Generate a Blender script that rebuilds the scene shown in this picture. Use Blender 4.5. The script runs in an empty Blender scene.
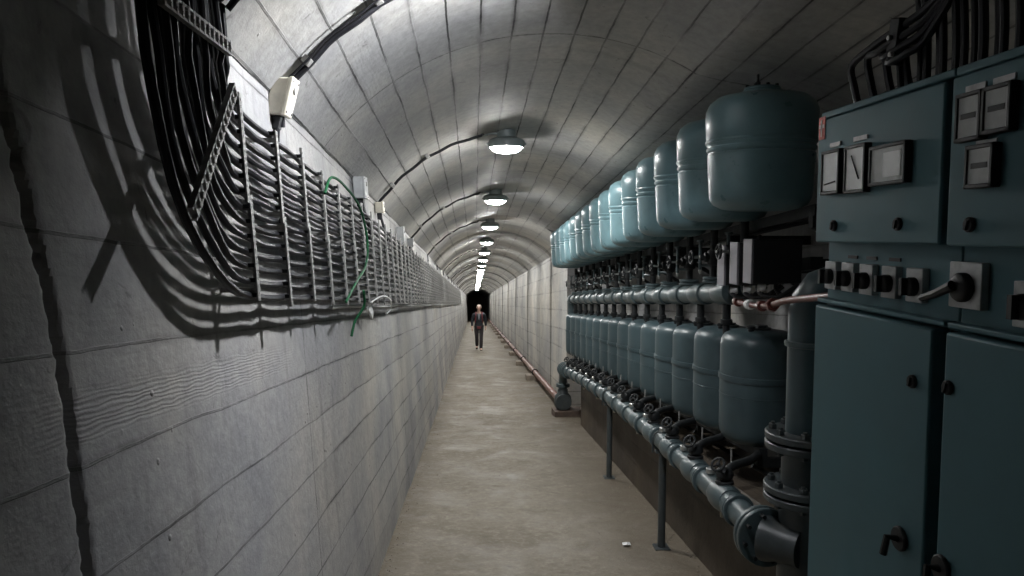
import bpy, math, random
from mathutils import Vector, Matrix
random.seed(7)
C = bpy.context.scene.collection
PI = math.pi
S = 0.0966                      # the tunnel runs gently downhill away from the camera
CAM_H = 1.65
def W(x, y, w):                 # w = height above the sloping floor
    return Vector((x, y, w - S * y))

# ------------------------------------------------------------------ materials
def new_mat(name):
    m = bpy.data.materials.new(name); m.use_nodes = True
    nt = m.node_tree
    return m, nt, nt.nodes['Principled BSDF']
def link(nt, a, b): nt.links.new(a, b)
def mixc(nt, fac, a, b, mode='MIX'):
    n = nt.nodes.new('ShaderNodeMix'); n.data_type = 'RGBA'; n.blend_type = mode
    for sock, val in ((n.inputs[0], fac), (n.inputs[6], a), (n.inputs[7], b)):
        if hasattr(val, 'is_output'): link(nt, val, sock)
        else: sock.default_value = val if isinstance(val, float) else (*val, 1)
    return n.outputs[2]
def mth(nt, op, a, b=None, clamp=False):
    n = nt.nodes.new('ShaderNodeMath'); n.operation = op; n.use_clamp = clamp
    for i, val in enumerate((a, b)):
        if val is None: continue
        if hasattr(val, 'is_output'): link(nt, val, n.inputs[i])
        else: n.inputs[i].default_value = val
    return n.outputs[0]
def noise(nt, vec, scale, detail=4, rough=.55, dist=0., stretch=None):
    if stretch:
        mp = nt.nodes.new('ShaderNodeMapping'); mp.inputs['Scale'].default_value = stretch
        link(nt, vec, mp.inputs['Vector']); vec = mp.outputs[0]
    n = nt.nodes.new('ShaderNodeTexNoise')
    n.inputs['Scale'].default_value = scale; n.inputs['Detail'].default_value = detail
    n.inputs['Roughness'].default_value = rough; n.inputs['Distortion'].default_value = dist
    link(nt, vec, n.inputs['Vector'])
    return n.outputs['Fac'], n.outputs['Color']
def ramp(nt, fac, p0, p1, lo=0., hi=1.):
    n = nt.nodes.new('ShaderNodeMapRange'); n.clamp = True
    n.inputs[1].default_value = p0; n.inputs[2].default_value = p1
    n.inputs[3].default_value = lo; n.inputs[4].default_value = hi
    link(nt, fac, n.inputs[0]); return n.outputs[0]

def board_concrete(name, col, row=.2, width=3.72, line=.75, rough=(.45, .8), grain=.35, bump=.6, drips=.35, mortar=.0065, patch=0., section=0.):
    m, nt, b = new_mat(name)
    uv = nt.nodes.new('ShaderNodeUVMap').outputs[0]
    # wobble so that board lines are not ruler straight
    nf, nc = noise(nt, uv, 1.6, 6, .62)
    vm = nt.nodes.new('ShaderNodeVectorMath'); vm.operation = 'MULTIPLY_ADD'
    link(nt, nc, vm.inputs[0]); vm.inputs[1].default_value = (.05, .03, 0); link(nt, uv, vm.inputs[2])
    vec = vm.outputs[0]
    br = nt.nodes.new('ShaderNodeTexBrick')
    br.offset = 0; br.squash = 1
    br.inputs['Scale'].default_value = 1; br.inputs['Brick Width'].default_value = width
    br.inputs['Row Height'].default_value = row; br.inputs['Mortar Size'].default_value = mortar
    br.inputs['Mortar Smooth'].default_value = .25
    br.inputs['Color1'].default_value = (.35, .35, .35, 1); br.inputs['Color2'].default_value = (.65, .65, .65, 1)
    br.inputs['Mortar'].default_value = (.5, .5, .5, 1)
    link(nt, vec, br.inputs['Vector'])
    lines = br.outputs['Fac']
    brk, _ = noise(nt, uv, 1.3, 6, .7, stretch=(.8, 5, 1))
    lstr = mth(nt, 'MULTIPLY', lines, ramp(nt, brk, .38, .60, .08, 1.))
    # tone of each board, broad blotches, drips, pits
    blot, _ = noise(nt, uv, .9, 6, .6)
    fine, _ = noise(nt, uv, 22, 6, .65)
    drip, _ = noise(nt, uv, 2.4, 4, .6, stretch=(3.2, .35, 1))
    tone = ramp(nt, blot, .3, .72, .66, 1.2)
    tone = mth(nt, 'MULTIPLY', tone, ramp(nt, br.outputs['Color'], .35, .65, .9, 1.08))
    tone = mth(nt, 'MULTIPLY', tone, ramp(nt, fine, .25, .75, .82, 1.16))
    tone = mth(nt, 'MULTIPLY', tone, ramp(nt, drip, .55, .78, 1., 1 - drips))
    spot, _ = noise(nt, uv, 9, 5, .6, 1.2)
    tone = mth(nt, 'MULTIPLY', tone, ramp(nt, spot, .66, .72, 1., .6))
    vor = nt.nodes.new('ShaderNodeTexVoronoi'); vor.inputs['Scale'].default_value = 13
    link(nt, vec, vor.inputs['Vector'])
    pit = ramp(nt, vor.outputs['Distance'], .05, .10, 1., 0.)
    pitm, _ = noise(nt, uv, 1.7, 2)
    pit = mth(nt, 'MULTIPLY', pit, ramp(nt, pitm, .55, .62))
    tone = mth(nt, 'MULTIPLY', tone, mth(nt, 'SUBTRACT', 1., mth(nt, 'MULTIPLY', pit, .5)))
    tone = mth(nt, 'MULTIPLY', tone, mth(nt, 'SUBTRACT', 1., mth(nt, 'MULTIPLY', lstr, line)))
    b2 = nt.nodes.new('ShaderNodeTexBrick'); b2.offset = 0
    for k_, v_ in (('Scale', 1), ('Brick Width', width), ('Row Height', row), ('Mortar Size', mortar * 5), ('Mortar Smooth', 1.)): b2.inputs[k_].default_value = v_
    link(nt, vec, b2.inputs['Vector'])
    hl, _ = noise(nt, uv, 3.1, 6, .7, stretch=(.5, 2, 1))
    tone = mth(nt, 'MULTIPLY', tone, mth(nt, 'SUBTRACT', 1., mth(nt, 'MULTIPLY', b2.outputs['Fac'], ramp(nt, hl, .46, .66, 0., .55))))
    if section:                       # each cast length has a tone of its own
        b3 = nt.nodes.new('ShaderNodeTexBrick'); b3.offset = 0
        for k_, v_ in (('Scale', 1), ('Brick Width', section), ('Row Height', 60.), ('Mortar Size', .03), ('Mortar Smooth', 1.), ('Color1', (0, 0, 0, 1)), ('Color2', (1, 1, 1, 1)), ('Mortar', (.1, .1, .1, 1))): b3.inputs[k_].default_value = v_
        vo = nt.nodes.new('ShaderNodeVectorMath'); vo.operation = 'ADD'; link(nt, uv, vo.inputs[0]); vo.inputs[1].default_value = (-9.8 + 10 * section, 20, 0)
        link(nt, vo.outputs[0], b3.inputs['Vector'])
        tone = mth(nt, 'MULTIPLY', tone, ramp(nt, b3.outputs['Color'], 0., 1., .82, 1.12))
        tone = mth(nt, 'MULTIPLY', tone, ramp(nt, b3.outputs['Fac'], 0., 1., 1., .72))
    comb = nt.nodes.new('ShaderNodeCombineColor')
    for i in range(3): link(nt, tone, comb.inputs[i])
    hue = mixc(nt, ramp(nt, blot, .4, .65), col, (col[0]*1.05, col[1]*1.0, col[2]*.9))
    link(nt, mixc(nt, 1., hue, comb.outputs[0], 'MULTIPLY'), b.inputs['Base Color'])
    link(nt, ramp(nt, blot, .3, .7, rough[1], rough[0]), b.inputs['Roughness'])
    b.inputs['Specular IOR Level'].default_value = .3
    # relief
    wv = nt.nodes.new('ShaderNodeTexWave'); wv.bands_direction = 'Y'
    wv.inputs['Scale'].default_value = 16; wv.inputs['Distortion'].default_value = 9
    wv.inputs['Detail'].default_value = 2; wv.inputs['Detail Scale'].default_value = .8
    mp = nt.nodes.new('ShaderNodeMapping'); mp.inputs['Scale'].default_value = (.22, 1, 1)
    link(nt, uv, mp.inputs['Vector']); link(nt, mp.outputs[0], wv.inputs['Vector'])
    gm, _ = noise(nt, uv, .8, 2, stretch=(.6, 2.5, 1))
    g = mth(nt, 'MULTIPLY', wv.outputs['Fac'], ramp(nt, gm, .52, .62, 0., grain))
    if patch:
        # one board with a clear print of its timber grain
        sp = nt.nodes.new('ShaderNodeSeparateXYZ'); link(nt, uv, sp.inputs[0])
        mk = mth(nt, 'MULTIPLY', ramp(nt, sp.outputs[1], .015, .035), ramp(nt, sp.outputs[1], .09, .125, 1., 0.))
        mk = mth(nt, 'MULTIPLY', mk, mth(nt, 'MULTIPLY', ramp(nt, sp.outputs[0], -1.85, -1.7), ramp(nt, sp.outputs[0], -.5, -.1, 1., 0.)))
        w2 = nt.nodes.new('ShaderNodeTexWave'); w2.bands_direction = 'Y'
        w2.inputs['Scale'].default_value = 34; w2.inputs['Distortion'].default_value = 6
        w2.inputs['Detail'].default_value = 3; w2.inputs['Detail Scale'].default_value = 1.1
        mp2 = nt.nodes.new('ShaderNodeMapping'); mp2.inputs['Scale'].default_value = (.3, 1, 1)
        link(nt, uv, mp2.inputs['Vector']); link(nt, mp2.outputs[0], w2.inputs['Vector'])
        g = mth(nt, 'ADD', g, mth(nt, 'MULTIPLY', mth(nt, 'MULTIPLY', w2.outputs['Fac'], mk), .12 * patch))
    h = mth(nt, 'ADD', mth(nt, 'MULTIPLY', fine, .55), g)
    h = mth(nt, 'SUBTRACT', h, mth(nt, 'MULTIPLY', lstr, .6))
    h = mth(nt, 'ADD', h, mth(nt, 'MULTIPLY', blot, 1.2))
    h = mth(nt, 'SUBTRACT', h, pit)
    h = mth(nt, 'ADD', h, ramp(nt, br.outputs['Color'], .35, .65, 0., .5))
    bp = nt.nodes.new('ShaderNodeBump'); bp.inputs['Strength'].default_value = bump; bp.inputs['Distance'].default_value = .011
    link(nt, h, bp.inputs['Height']); link(nt, bp.outputs[0], b.inputs['Normal'])
    return m

def plain(name, col, rough=.5, metal=0., var=.15, scale=14, bump=0., spec=None, var_rough=.1, dirt=None):
    m, nt, b = new_mat(name)
    tc = nt.nodes.new('ShaderNodeTexCoord').outputs['Object']
    nf, _ = noise(nt, tc, scale, 5, .6)
    lo = tuple(c * (1 - var) for c in col); hi = tuple(min(1, c * (1 + var)) for c in col)
    c = mixc(nt, ramp(nt, nf, .3, .7), lo, hi)
    if dirt:
        df, _ = noise(nt, tc, scale * .35, 6, .65, .6)
        c = mixc(nt, ramp(nt, df, .52, .72, 0., dirt[1]), c, dirt[0])
    link(nt, c, b.inputs['Base Color'])
    link(nt, ramp(nt, nf, .3, .7, rough - var_rough, rough + var_rough), b.inputs['Roughness'])
    b.inputs['Metallic'].default_value = metal
    if spec is not None: b.inputs['Specular IOR Level'].default_value = spec
    if bump:
        bp = nt.nodes.new('ShaderNodeBump'); bp.inputs['Strength'].default_value = bump; bp.inputs['Distance'].default_value = .004
        link(nt, nf, bp.inputs['Height']); link(nt, bp.outputs[0], b.inputs['Normal'])
    return m

def floor_mat():
    m, nt, b = new_mat('floor_concrete')
    tc = nt.nodes.new('ShaderNodeTexCoord').outputs['Object']
    big, _ = noise(nt, tc, 1.1, 7, .68, .2)
    mid, _ = noise(nt, tc, 5, 8, .7, .2)
    fine, _ = noise(nt, tc, 38, 6, .7)
    c = mixc(nt, ramp(nt, big, .35, .66), (.185, .160, .122), (.24, .212, .168))
    c = mixc(nt, ramp(nt, mid, .52, .72, 0., .6), c, (.10, .08, .056))
    gr_, _ = noise(nt, tc, 17, 6, .7)
    c = mixc(nt, ramp(nt, gr_, .50, .68, 0., .65), c, (.33, .30, .25))
    c = mixc(nt, ramp(nt, gr_, .46, .34, 0., .6), c, (.12, .098, .07))
    c = mixc(nt, ramp(nt, fine, .56, .78, 0., .6), c, (.36, .33, .28))
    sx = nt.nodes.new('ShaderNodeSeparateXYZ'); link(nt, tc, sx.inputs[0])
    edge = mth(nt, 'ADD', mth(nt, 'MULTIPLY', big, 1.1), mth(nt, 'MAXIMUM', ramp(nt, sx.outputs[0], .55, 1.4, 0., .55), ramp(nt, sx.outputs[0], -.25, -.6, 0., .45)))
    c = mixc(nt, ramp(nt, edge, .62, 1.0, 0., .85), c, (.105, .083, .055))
    spk, _ = noise(nt, tc, 75, 3, .5)
    c = mixc(nt, ramp(nt, spk, .69, .74, 0., .75), c, (.06, .05, .04))
    link(nt, c, b.inputs['Base Color'])
    wet, _ = noise(nt, tc, 2.2, 5, .65, .3)
    r = ramp(nt, wet, .45, .70, .85, .45)
    link(nt, mth(nt, 'ADD', r, ramp(nt, gr_, .35, .65, -.14, .12)), b.inputs['Roughness'])
    h = mth(nt, 'ADD', mth(nt, 'ADD', mth(nt, 'MULTIPLY', fine, .5), mth(nt, 'MULTIPLY', gr_, .8)), mth(nt, 'MULTIPLY', mid, .6))
    bp = nt.nodes.new('ShaderNodeBump'); bp.inputs['Strength'].default_value = .7; bp.inputs['Distance'].default_value = .012
    link(nt, h, bp.inputs['Height']); link(nt, bp.outputs[0], b.inputs['Normal'])
    return m

def glow(name, col, strength):
    m, nt, b = new_mat(name)
    b.inputs['Base Color'].default_value = (.8, .8, .8, 1)
    b.inputs['Emission Color'].default_value = (*col, 1); b.inputs['Emission Strength'].default_value = strength
    return m

M = dict(
    wall=board_concrete('board_marked_concrete_wall', (.36, .36, .365), row=.2, width=3.55, line=.7, grain=.02, bump=.6, mortar=.0036, patch=1.),
    vault=board_concrete('board_marked_concrete_vault', (.38, .38, .375), row=.155, width=3.72, line=.9, rough=(.52, .8), grain=.03, bump=.5, drips=.25, mortar=.0052),
    vaultfar=board_concrete('board_marked_concrete_far_vault', (.40, .40, .39), row=.31, width=2.85, line=.35, rough=(.5, .8), grain=.0, bump=.4, drips=.25, mortar=.006, section=2.85),
    wallfar=board_concrete('board_marked_concrete_far_wall', (.43, .425, .41), row=.31, width=2.85, line=.35, rough=(.5, .8), grain=.0, bump=.45, drips=.3, mortar=.006, section=2.85),
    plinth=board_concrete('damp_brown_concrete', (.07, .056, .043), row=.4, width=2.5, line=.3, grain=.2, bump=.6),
    floor=floor_mat(),
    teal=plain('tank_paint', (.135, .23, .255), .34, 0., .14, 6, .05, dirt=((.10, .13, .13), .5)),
    pipe=plain('pipe_paint', (.062, .088, .094), .38, 0., .22, 12, .15, dirt=((.09, .09, .085), .6)),
    darkpipe=plain('dark_grey_pipe_paint', (.045, .055, .058), .42, 0., .25, 12, .2, dirt=((.12, .11, .09), .5)),
    tealdark=plain('tank_teal_dark', (.046, .074, .083), .36, 0., .16, 6, .05, dirt=((.06, .075, .075), .5)),  # darker version of the tank teal, on the lower row and riser
    cab=plain('cabinet_paint', (.085, .17, .195), .5, 0., .07, 5, .03, spec=.12, dirt=((.068, .135, .155), .4)),
    gapshade=plain('cabinet_gap_shade', (.012, .014, .015), .6, 0., .2),  # near-black standing in for shade in the door gaps
    valve=plain('black_cast_iron', (.018, .020, .021), .55, .1, .3, 20, .2, spec=.3),
    cable=plain('black_cable_sheath', (.013, .013, .016), .5, 0., .3, 20, 0, spec=.35),
    galv=plain('galvanised_steel', (.30, .295, .28), .5, .15, .3, 40, .2, dirt=((.14, .13, .115), .7)),
    steel=plain('worn_bright_steel', (.55, .55, .53), .35, .8, .2, 30, .1),
    rust=plain('red_brown_pipe_paint', (.17, .072, .055), .42, 0., .25, 10, .15, dirt=((.09, .06, .05), .6)),
    red=plain('red_oxide_pipe_paint', (.15, .038, .03), .4, 0., .25, 15, .1),
    ivory=plain('ivory_plastic', (.62, .58, .48), .4, 0., .08, 20, 0, dirt=((.35, .32, .26), .5)),
    greybox=plain('grey_enamel', (.34, .35, .35), .45, 0., .15, 20),
    boxshade=plain('box_side_shade_black', (.016, .016, .018), .42, 0., .2, 20),  # shade of the unlit box sides, put into the colour
    boxface=plain('grey_lilac_panel_face', (.30, .29, .32), .45, 0., .12, 20),
    lampcap=plain('lamp_cap_green_black', (.15, .175, .17), .45, 0., .2, 20),
    glow=glow('lamp_glass_lit', (.98, .98, .96), 265.), bulb=glow('bulb_lit', (.93, .95, 1.0), 2900.),
    white=plain('white_plastic', (.75, .75, .74), .5, 0., .05, 20),
    paper=plain('meter_dial', (.84, .86, .85), .5, 0., .07, 30),
    grime=plain('grimy_meter_dial', (.40, .42, .41), .5, 0., .15, 30),
    plate=plain('switch_plate_metal', (.42, .43, .43), .42, .2, .2, 25, 0, dirt=((.12, .12, .12), .6)),
    black=plain('black_bakelite', (.010, .010, .011), .55, 0., .1, 20),
    sticker=plain('red_sticker', (.62, .10, .08), .55, 0., .15, 90),
    sticker2=plain('pale_sticker_print', (.75, .62, .58), .6, 0., .1, 60),
    green=plain('green_wire_sheath', (.012, .09, .035), .6, 0., .2, 20, spec=.2),
    block=plain('stained_concrete_block', (.24, .20, .16), .8, 0., .3, 12, .5),
    wood=plain('weathered_timber', (.10, .07, .055), .7, 0., .3, 14, .4),
    skin=plain('skin', (.52, .33, .26), .5, 0., .06, 20),
    hair=plain('short_fair_hair', (.48, .42, .35), .6, 0., .2, 60),
    jacket=plain('dark_navy_jacket', (.018, .022, .03), .7, 0., .25, 20),
    shirt=plain('pale_grey_shirt', (.28, .30, .33), .7, 0., .1, 20),
    strap=plain('maroon_fabric', (.15, .03, .035), .7, 0., .2, 20),
    trousers=plain('dark_trousers', (.028, .024, .026), .75, 0., .25, 20),
    shoe=plain('brown_shoe', (.07, .05, .04), .6, 0., .2, 20),
)

# ------------------------------------------------------------------ mesh helpers
class MB:
    def __init__(s): s.v = []; s.f = []
    def add(s, vs, fs):
        o = len(s.v); s.v += [Vector(p) for p in vs]; s.f += [tuple(i + o for i in q) for q in fs]; return s
    def hexa(s, p):
        return s.add(p, [(0, 3, 2, 1), (4, 5, 6, 7), (0, 1, 5, 4), (1, 2, 6, 5), (2, 3, 7, 6), (3, 0, 4, 7)])
    def box(s, c, d, R=None):
        c = Vector(c); x, y, z = (q / 2 for q in d)
        P = [Vector(q) for q in ((-x, -y, -z), (x, -y, -z), (x, y, -z), (-x, y, -z), (-x, -y, z), (x, -y, z), (x, y, z), (-x, y, z))]
        if R is not None: P = [R @ q for q in P]
        return s.hexa([c + q for q in P])
    def span(s, a, b):
        return s.box([(a[i] + b[i]) / 2 for i in range(3)], [abs(b[i] - a[i]) for i in range(3)])
    def lathe(s, c, prof, seg=24, axis=(0, 0, 1), caps=True):
        c = Vector(c); ax = Vector(axis).normalized()
        u = ax.orthogonal().normalized() if abs(ax.z) < .999 else Vector((1, 0, 0)); w = ax.cross(u)
        vs = []; fs = []; idx = []
        for r, h in prof:
            if r < 1e-6: idx.append([len(vs)]); vs.append(c + ax * h); continue
            idx.append(list(range(len(vs), len(vs) + seg)))
            for k in range(seg):
                t = 2 * PI * k / seg
                vs.append(c + ax * h + (u * math.cos(t) + w * math.sin(t)) * r)
        for a, b in zip(idx, idx[1:]):
            for k in range(seg):
                n = (k + 1) % seg
                if len(a) == 1 and len(b) == 1: continue
                if len(a) == 1: fs.append((a[0], b[n], b[k]))
                elif len(b) == 1: fs.append((a[k], a[n], b[0]))
                else: fs.append((a[k], a[n], b[n], b[k]))
        if caps and len(idx[0]) > 1: fs.append(tuple(reversed(idx[0])))
        if caps and len(idx[-1]) > 1: fs.append(tuple(idx[-1]))
        return s.add(vs, fs)
    def tube(s, pts, r, seg=10, closed=False):
        pts = [Vector(p) for p in pts]; n = len(pts)
        rs = r if isinstance(r, (list, tuple)) else [r] * n
        vs = []; fs = []; u = None
        for i, p in enumerate(pts):
            if closed: t = pts[(i + 1) % n] - pts[i - 1]
            else: t = pts[min(i + 1, n - 1)] - pts[max(i - 1, 0)]
            t.normalize()
            if u is None: u = t.orthogonal().normalized()
            else:
                u = u - t * u.dot(t)
                u = u.normalized() if u.length > 1e-6 else t.orthogonal().normalized()
            w = t.cross(u)
            for k in range(seg):
                a = 2 * PI * k / seg
                vs.append(p + (u * math.cos(a) + w * math.sin(a)) * rs[i])
        for i in range(n if closed else n - 1):
            j = (i + 1) % n
            for k in range(seg):
                l = (k + 1) % seg
                fs.append((i * seg + k, i * seg + l, j * seg + l, j * seg + k))
        if not closed:
            fs.append(tuple(reversed(range(seg)))); fs.append(tuple(range((n - 1) * seg, n * seg)))
        return s.add(vs, fs)
    def ring(s, c, axis, R, r, seg=20, rs=6):
        ax = Vector(axis).normalized(); u = ax.orthogonal().normalized(); w = ax.cross(u); c = Vector(c)
        return s.tube([c + (u * math.cos(2 * PI * k / seg) + w * math.sin(2 * PI * k / seg)) * R for k in range(seg)], r, rs, True)
    def disc(s, c, axis, r, t, seg=24, ch=.004):     # a thick disc centred on c
        return s.lathe(c, [(r - ch, -t / 2), (r, -t / 2 + ch), (r, t / 2 - ch), (r - ch, t / 2)], seg, axis)
    def build(s, name, mat, parent=None, bevel=0., angle=40, smooth=True):
        off = parent_world(parent)
        me = bpy.data.meshes.new(name)
        me.from_pydata([p - off for p in s.v], [], s.f); me.update()
        me.materials.append(M[mat] if isinstance(mat, str) else mat)
        if smooth:
            me.polygons.foreach_set('use_smooth', [True] * len(me.polygons))
            me.set_sharp_from_angle(angle=math.radians(angle))
        o = bpy.data.objects.new(name, me); C.objects.link(o)
        if parent: o.parent = parent
        if bevel:
            bv = o.modifiers.new('bevel', 'BEVEL'); bv.width = bevel; bv.segments = 2; bv.limit_method = 'ANGLE'
        return o
def parent_world(p):
    off = Vector((0, 0, 0))
    while p is not None: off += p.location; p = p.parent
    return off
def tag(o, label, cat, group=None, kind=None):
    o['label'] = label; o['category'] = cat
    if group: o['group'] = group
    if kind: o['kind'] = kind
    return o
def thing(name, label, cat, loc, group=None):
    o = bpy.data.objects.new(name, None); o.empty_display_size = .05; C.objects.link(o)
    o.location = Vector(loc); return tag(o, label, cat, group)
def single(mb, name, mat, label, cat, base, group=None, bevel=0.):
    """a thing that is one mesh, its origin at base"""
    base = Vector(base)
    mb.v = [p - base for p in mb.v]
    o = mb.build(name, mat, None, bevel); o.location = base
    return tag(o, label, cat, group)
def copy_tree(o, delta=None, parent=None):
    c = o.copy(); C.objects.link(c)
    if parent: c.parent = parent
    if delta is not None: c.location = o.location + Vector(delta)
    for ch in list(o.children): copy_tree(ch, None, c)
    return c
def structure(o): o['kind'] = 'structure'; return o
ORD = ('first second third fourth fifth sixth seventh eighth ninth tenth eleventh twelfth thirteenth fourteenth fifteenth '
       'sixteenth seventeenth eighteenth nineteenth twentieth twenty-first twenty-second twenty-third twenty-fourth').split()
def smooth_path(pts, n=8):
    """Catmull-Rom through the points"""
    P = [Vector(p) for p in pts]; out = []
    for i in range(len(P) - 1):
        a, b, c, d = P[max(i - 1, 0)], P[i], P[i + 1], P[min(i + 2, len(P) - 1)]
        for k in range(n):
            t = k / n
            out.append(.5 * ((2 * b) + (c - a) * t + (2 * a - 5 * b + 4 * c - d) * t * t + (3 * b - a - 3 * c + d) * t ** 3))
    out.append(P[-1]); return out

# ------------------------------------------------------------------ tunnel section
AX, AW, AR = .40, 1.56, 1.41
def left_x(w): return -.585 - .06 * w
A_L = math.atan2(2.41 - AW, left_x(2.41) - AX)
A_R = math.acos((1.43 - AX) / AR)
A_N = math.acos((1.10 - AX) / AR)
NICHE_END = 11.25
def arch_pt(a, y, inset=0.): return W(AX + (AR - inset) * math.cos(a), y, AW + (AR - inset) * math.sin(a))
def lining(s, y, inset):
    """point on the left wall / vault: s = height on the wall up to the springing, then arc length"""
    if s <= 2.41: return W(left_x(s) + inset, y, s)
    return arch_pt(A_L - (s - 2.41) / AR, y, inset)

SEC = [0., .036, .012, .044, .006, .030]
def stepped(ys, first, length):
    """(y, inset) pairs: the lining was cast in lengths whose forms did not quite line up"""
    out = []; n = 0; edge = first
    for y in ys:
        while y > edge:
            out += [(edge, SEC[n % 6]), (edge + .012, SEC[(n + 1) % 6])]; n += 1; edge += length
        if not out or y > out[-1][0]: out.append((y, SEC[n % 6]))
    return out
def grid(name, mat, prof, ys, uoff, jitter=0., seed=1, smooth=True, push=None):
    """prof: list of (x, w, v) across, ys along"""
    vs = []; fs = []; uv = []
    rnd = random.Random(seed)
    for y in ys:
        y, ins = y if isinstance(y, tuple) else (y, 0.)
        for (x, w, v) in prof:
            if ins:
                k = min(1., max(0., (w - .3) / 1.6)); d = math.hypot(x - AX, w - AW) if w > AW else abs(x - AX)
                if w > AW: x, w = x + (AX - x) / d * ins, w + (AW - w) / d * ins
                else: x += (AX - x) / d * ins * .5 * (1 + k)
            dx = rnd.uniform(-jitter, jitter)
            if push: dx += push(y, w)
            vs.append(W(x + dx, y, w)); uv.append((y - uoff, v))
    n = len(prof)
    for i in range(len(ys) - 1):
        for j in range(n - 1):
            fs.append((i * n + j, i * n + j + 1, (i + 1) * n + j + 1, (i + 1) * n + j))
    return vs, fs, uv
def grid_obj(name, mat, parts, smooth=True, mat2=None, from2=0):
    V = []; F = []; U = []
    for vs, fs, uv in parts:
        o = len(V); V += vs; U += uv; F += [tuple(k + o for k in q) for q in fs]
    me = bpy.data.meshes.new(name); me.from_pydata(V, [], F); me.update()
    l = me.uv_layers.new(name='UVMap')
    l.data.foreach_set('uv', [c for lp in me.loops for c in U[lp.vertex_index]])
    me.materials.append(M[mat])
    if mat2:
        me.materials.append(M[mat2]); n0 = sum(len(p[1]) for p in parts[:from2]); n1 = n0 + len(parts[from2][1])
        me.polygons.foreach_set('material_index', [1 if n0 <= i < n1 else 0 for i in range(len(F))])
    if smooth:
        me.polygons.foreach_set('use_smooth', [True] * len(me.polygons)); me.set_sharp_from_angle(angle=math.radians(25))
    o = bpy.data.objects.new(name, me); C.objects.link(o); return structure(o)
def frange(a, b, st):
    n = max(1, round((b - a) / st)); return [a + (b - a) * i / n for i in range(n + 1)]

Y0, Y1 = -3.5, 92.
# left wall with the rough construction joint near the camera
_jr = random.Random(5); JR = [_jr.uniform(-.006, .006) for _ in range(400)]
def joint_y(w):
    P = [(0, 1.262), (.6, 1.262), (1.187, 1.255), (1.577, 1.242), (1.815, 1.192), (2.082, 1.141), (2.5, 1.10)]
    for (a, ya), (b, yb) in zip(P, P[1:]):
        if w <= b:
            return ya + (yb - ya) * (w - a) / (b - a) + (JR[int(w / .03)] * (1 - w / .03 % 1) + JR[int(w / .03) + 1] * (w / .03 % 1)) * .6 + .003 * math.sin(w * 31) + .0022 * math.sin(w * 97 + 1) + .0015 * math.sin(w * 211)
    return 1.1
def push(y, w):
    d = y - joint_y(w)
    g = -.05 * math.exp(-(d / .0125) ** 2) + .002 * math.sin(w * 331 + 40 * d) * math.exp(-(d / .03) ** 2)
    far_ = .004 * ((int((y - 3) / 3.55) * 7) % 5) if y > 6 else 0
    step = far_ + (.005 / (1 + math.exp(d / .004)) if abs(d) < .2 else (.005 if d < 0 else 0))
    return g + step + .0025 * math.sin(y * 9 + 2 * math.sin(w * 5)) * math.sin(w * 7)
ys = frange(Y0, 1.0, .3)[:-1] + frange(1.0, 1.36, .006)[:-1] + frange(1.36, 8, .12)[:-1] + frange(8, Y1, 1.2)
pr = [(left_x(w), w, w - 1.39) for w in frange(0, 2.41, .0125)]
grid_obj('wall_left', 'wall', [grid('', '', pr, ys, 2.97, push=push)])
# vault: full arc beyond the alcove; over the alcove the arc runs on into a flatter right side
def arc_prof(a0, a1, n):
    return [(AX + AR * math.cos(a0 + (a1 - a0) * i / n), AW + AR * math.sin(a0 + (a1 - a0) * i / n), (A_N - (a0 + (a1 - a0) * i / n)) * AR) for i in range(n + 1)]
near = arc_prof(A_L, A_N, 48)
alc = [(1.10, None), (1.22, 2.757), (1.35, 2.735), (1.5, 2.70), (1.65, 2.655), (1.8, 2.60), (1.92, 2.55)]
l = 0; px_, pw_ = near[-1][0], near[-1][1]
for (x, w) in alc[1:]:
    l += math.hypot(x - px_, w - pw_); near.append((x, w, l)); px_, pw_ = x, w
far = arc_prof(A_L, A_R, 60)
grid_obj('ceiling', 'vault', [grid('', '', near, frange(Y0, NICHE_END, .25), 3.7), grid('', '', far, stepped(frange(NICHE_END, Y1, .8), 13.5, 2.85), 3.7)], mat2='vaultfar', from2=1)
# right wall: alcove back wall, its end wall and the wall of the running tunnel
back = [(1.92, w, w + .02) for w in frange(0, 2.55, .15)]
wr = [(1.43 - .01 * (1 - w / 2.52), w, w) for w in frange(0, math.sin(A_R) * AR + AW, .12)]
end_v = [W(1.42, NICHE_END, 0), W(1.92, NICHE_END, 0), W(1.92, NICHE_END, 2.55)]
end_v += [W(x, NICHE_END, w) for (x, w) in reversed(alc[1:-1])]
end_v += [W(x, NICHE_END, w) for (x, w, v) in arc_prof(A_N, A_R, 10)]
end_uv = [(p.x, p.z) for p in end_v]
grid_obj('wall_right', 'wall', [grid('', '', back, frange(Y0, NICHE_END, .5), 3.0), grid('', '', wr, stepped(frange(NICHE_END, Y1, .8), 13.5, 2.85), 3.7),
                               (end_v, [tuple(range(len(end_v)))], end_uv)], mat2='wallfar', from2=1)
# floor
fv = []
fys = frange(Y0, 14, .12)[:-1] + frange(14, Y1, 1.)
fxs = frange(-.62, 1.95, .06)
rf = random.Random(3)
fb = MB()
vs = [W(x, y, .002 * math.sin(x * 5 + y * 1.7) * math.sin(y * 2.3 + x) + rf.uniform(-.0015, .0015) if -.55 < x < 1.85 and y < 14 else 0) for y in fys for x in fxs]
n = len(fxs)
fb.add(vs, [(i * n + j, i * n + j + 1, (i + 1) * n + j + 1, (i + 1) * n + j) for i in range(len(fys) - 1) for j in range(n - 1)])
structure(fb.build('floor', 'floor'))
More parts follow.
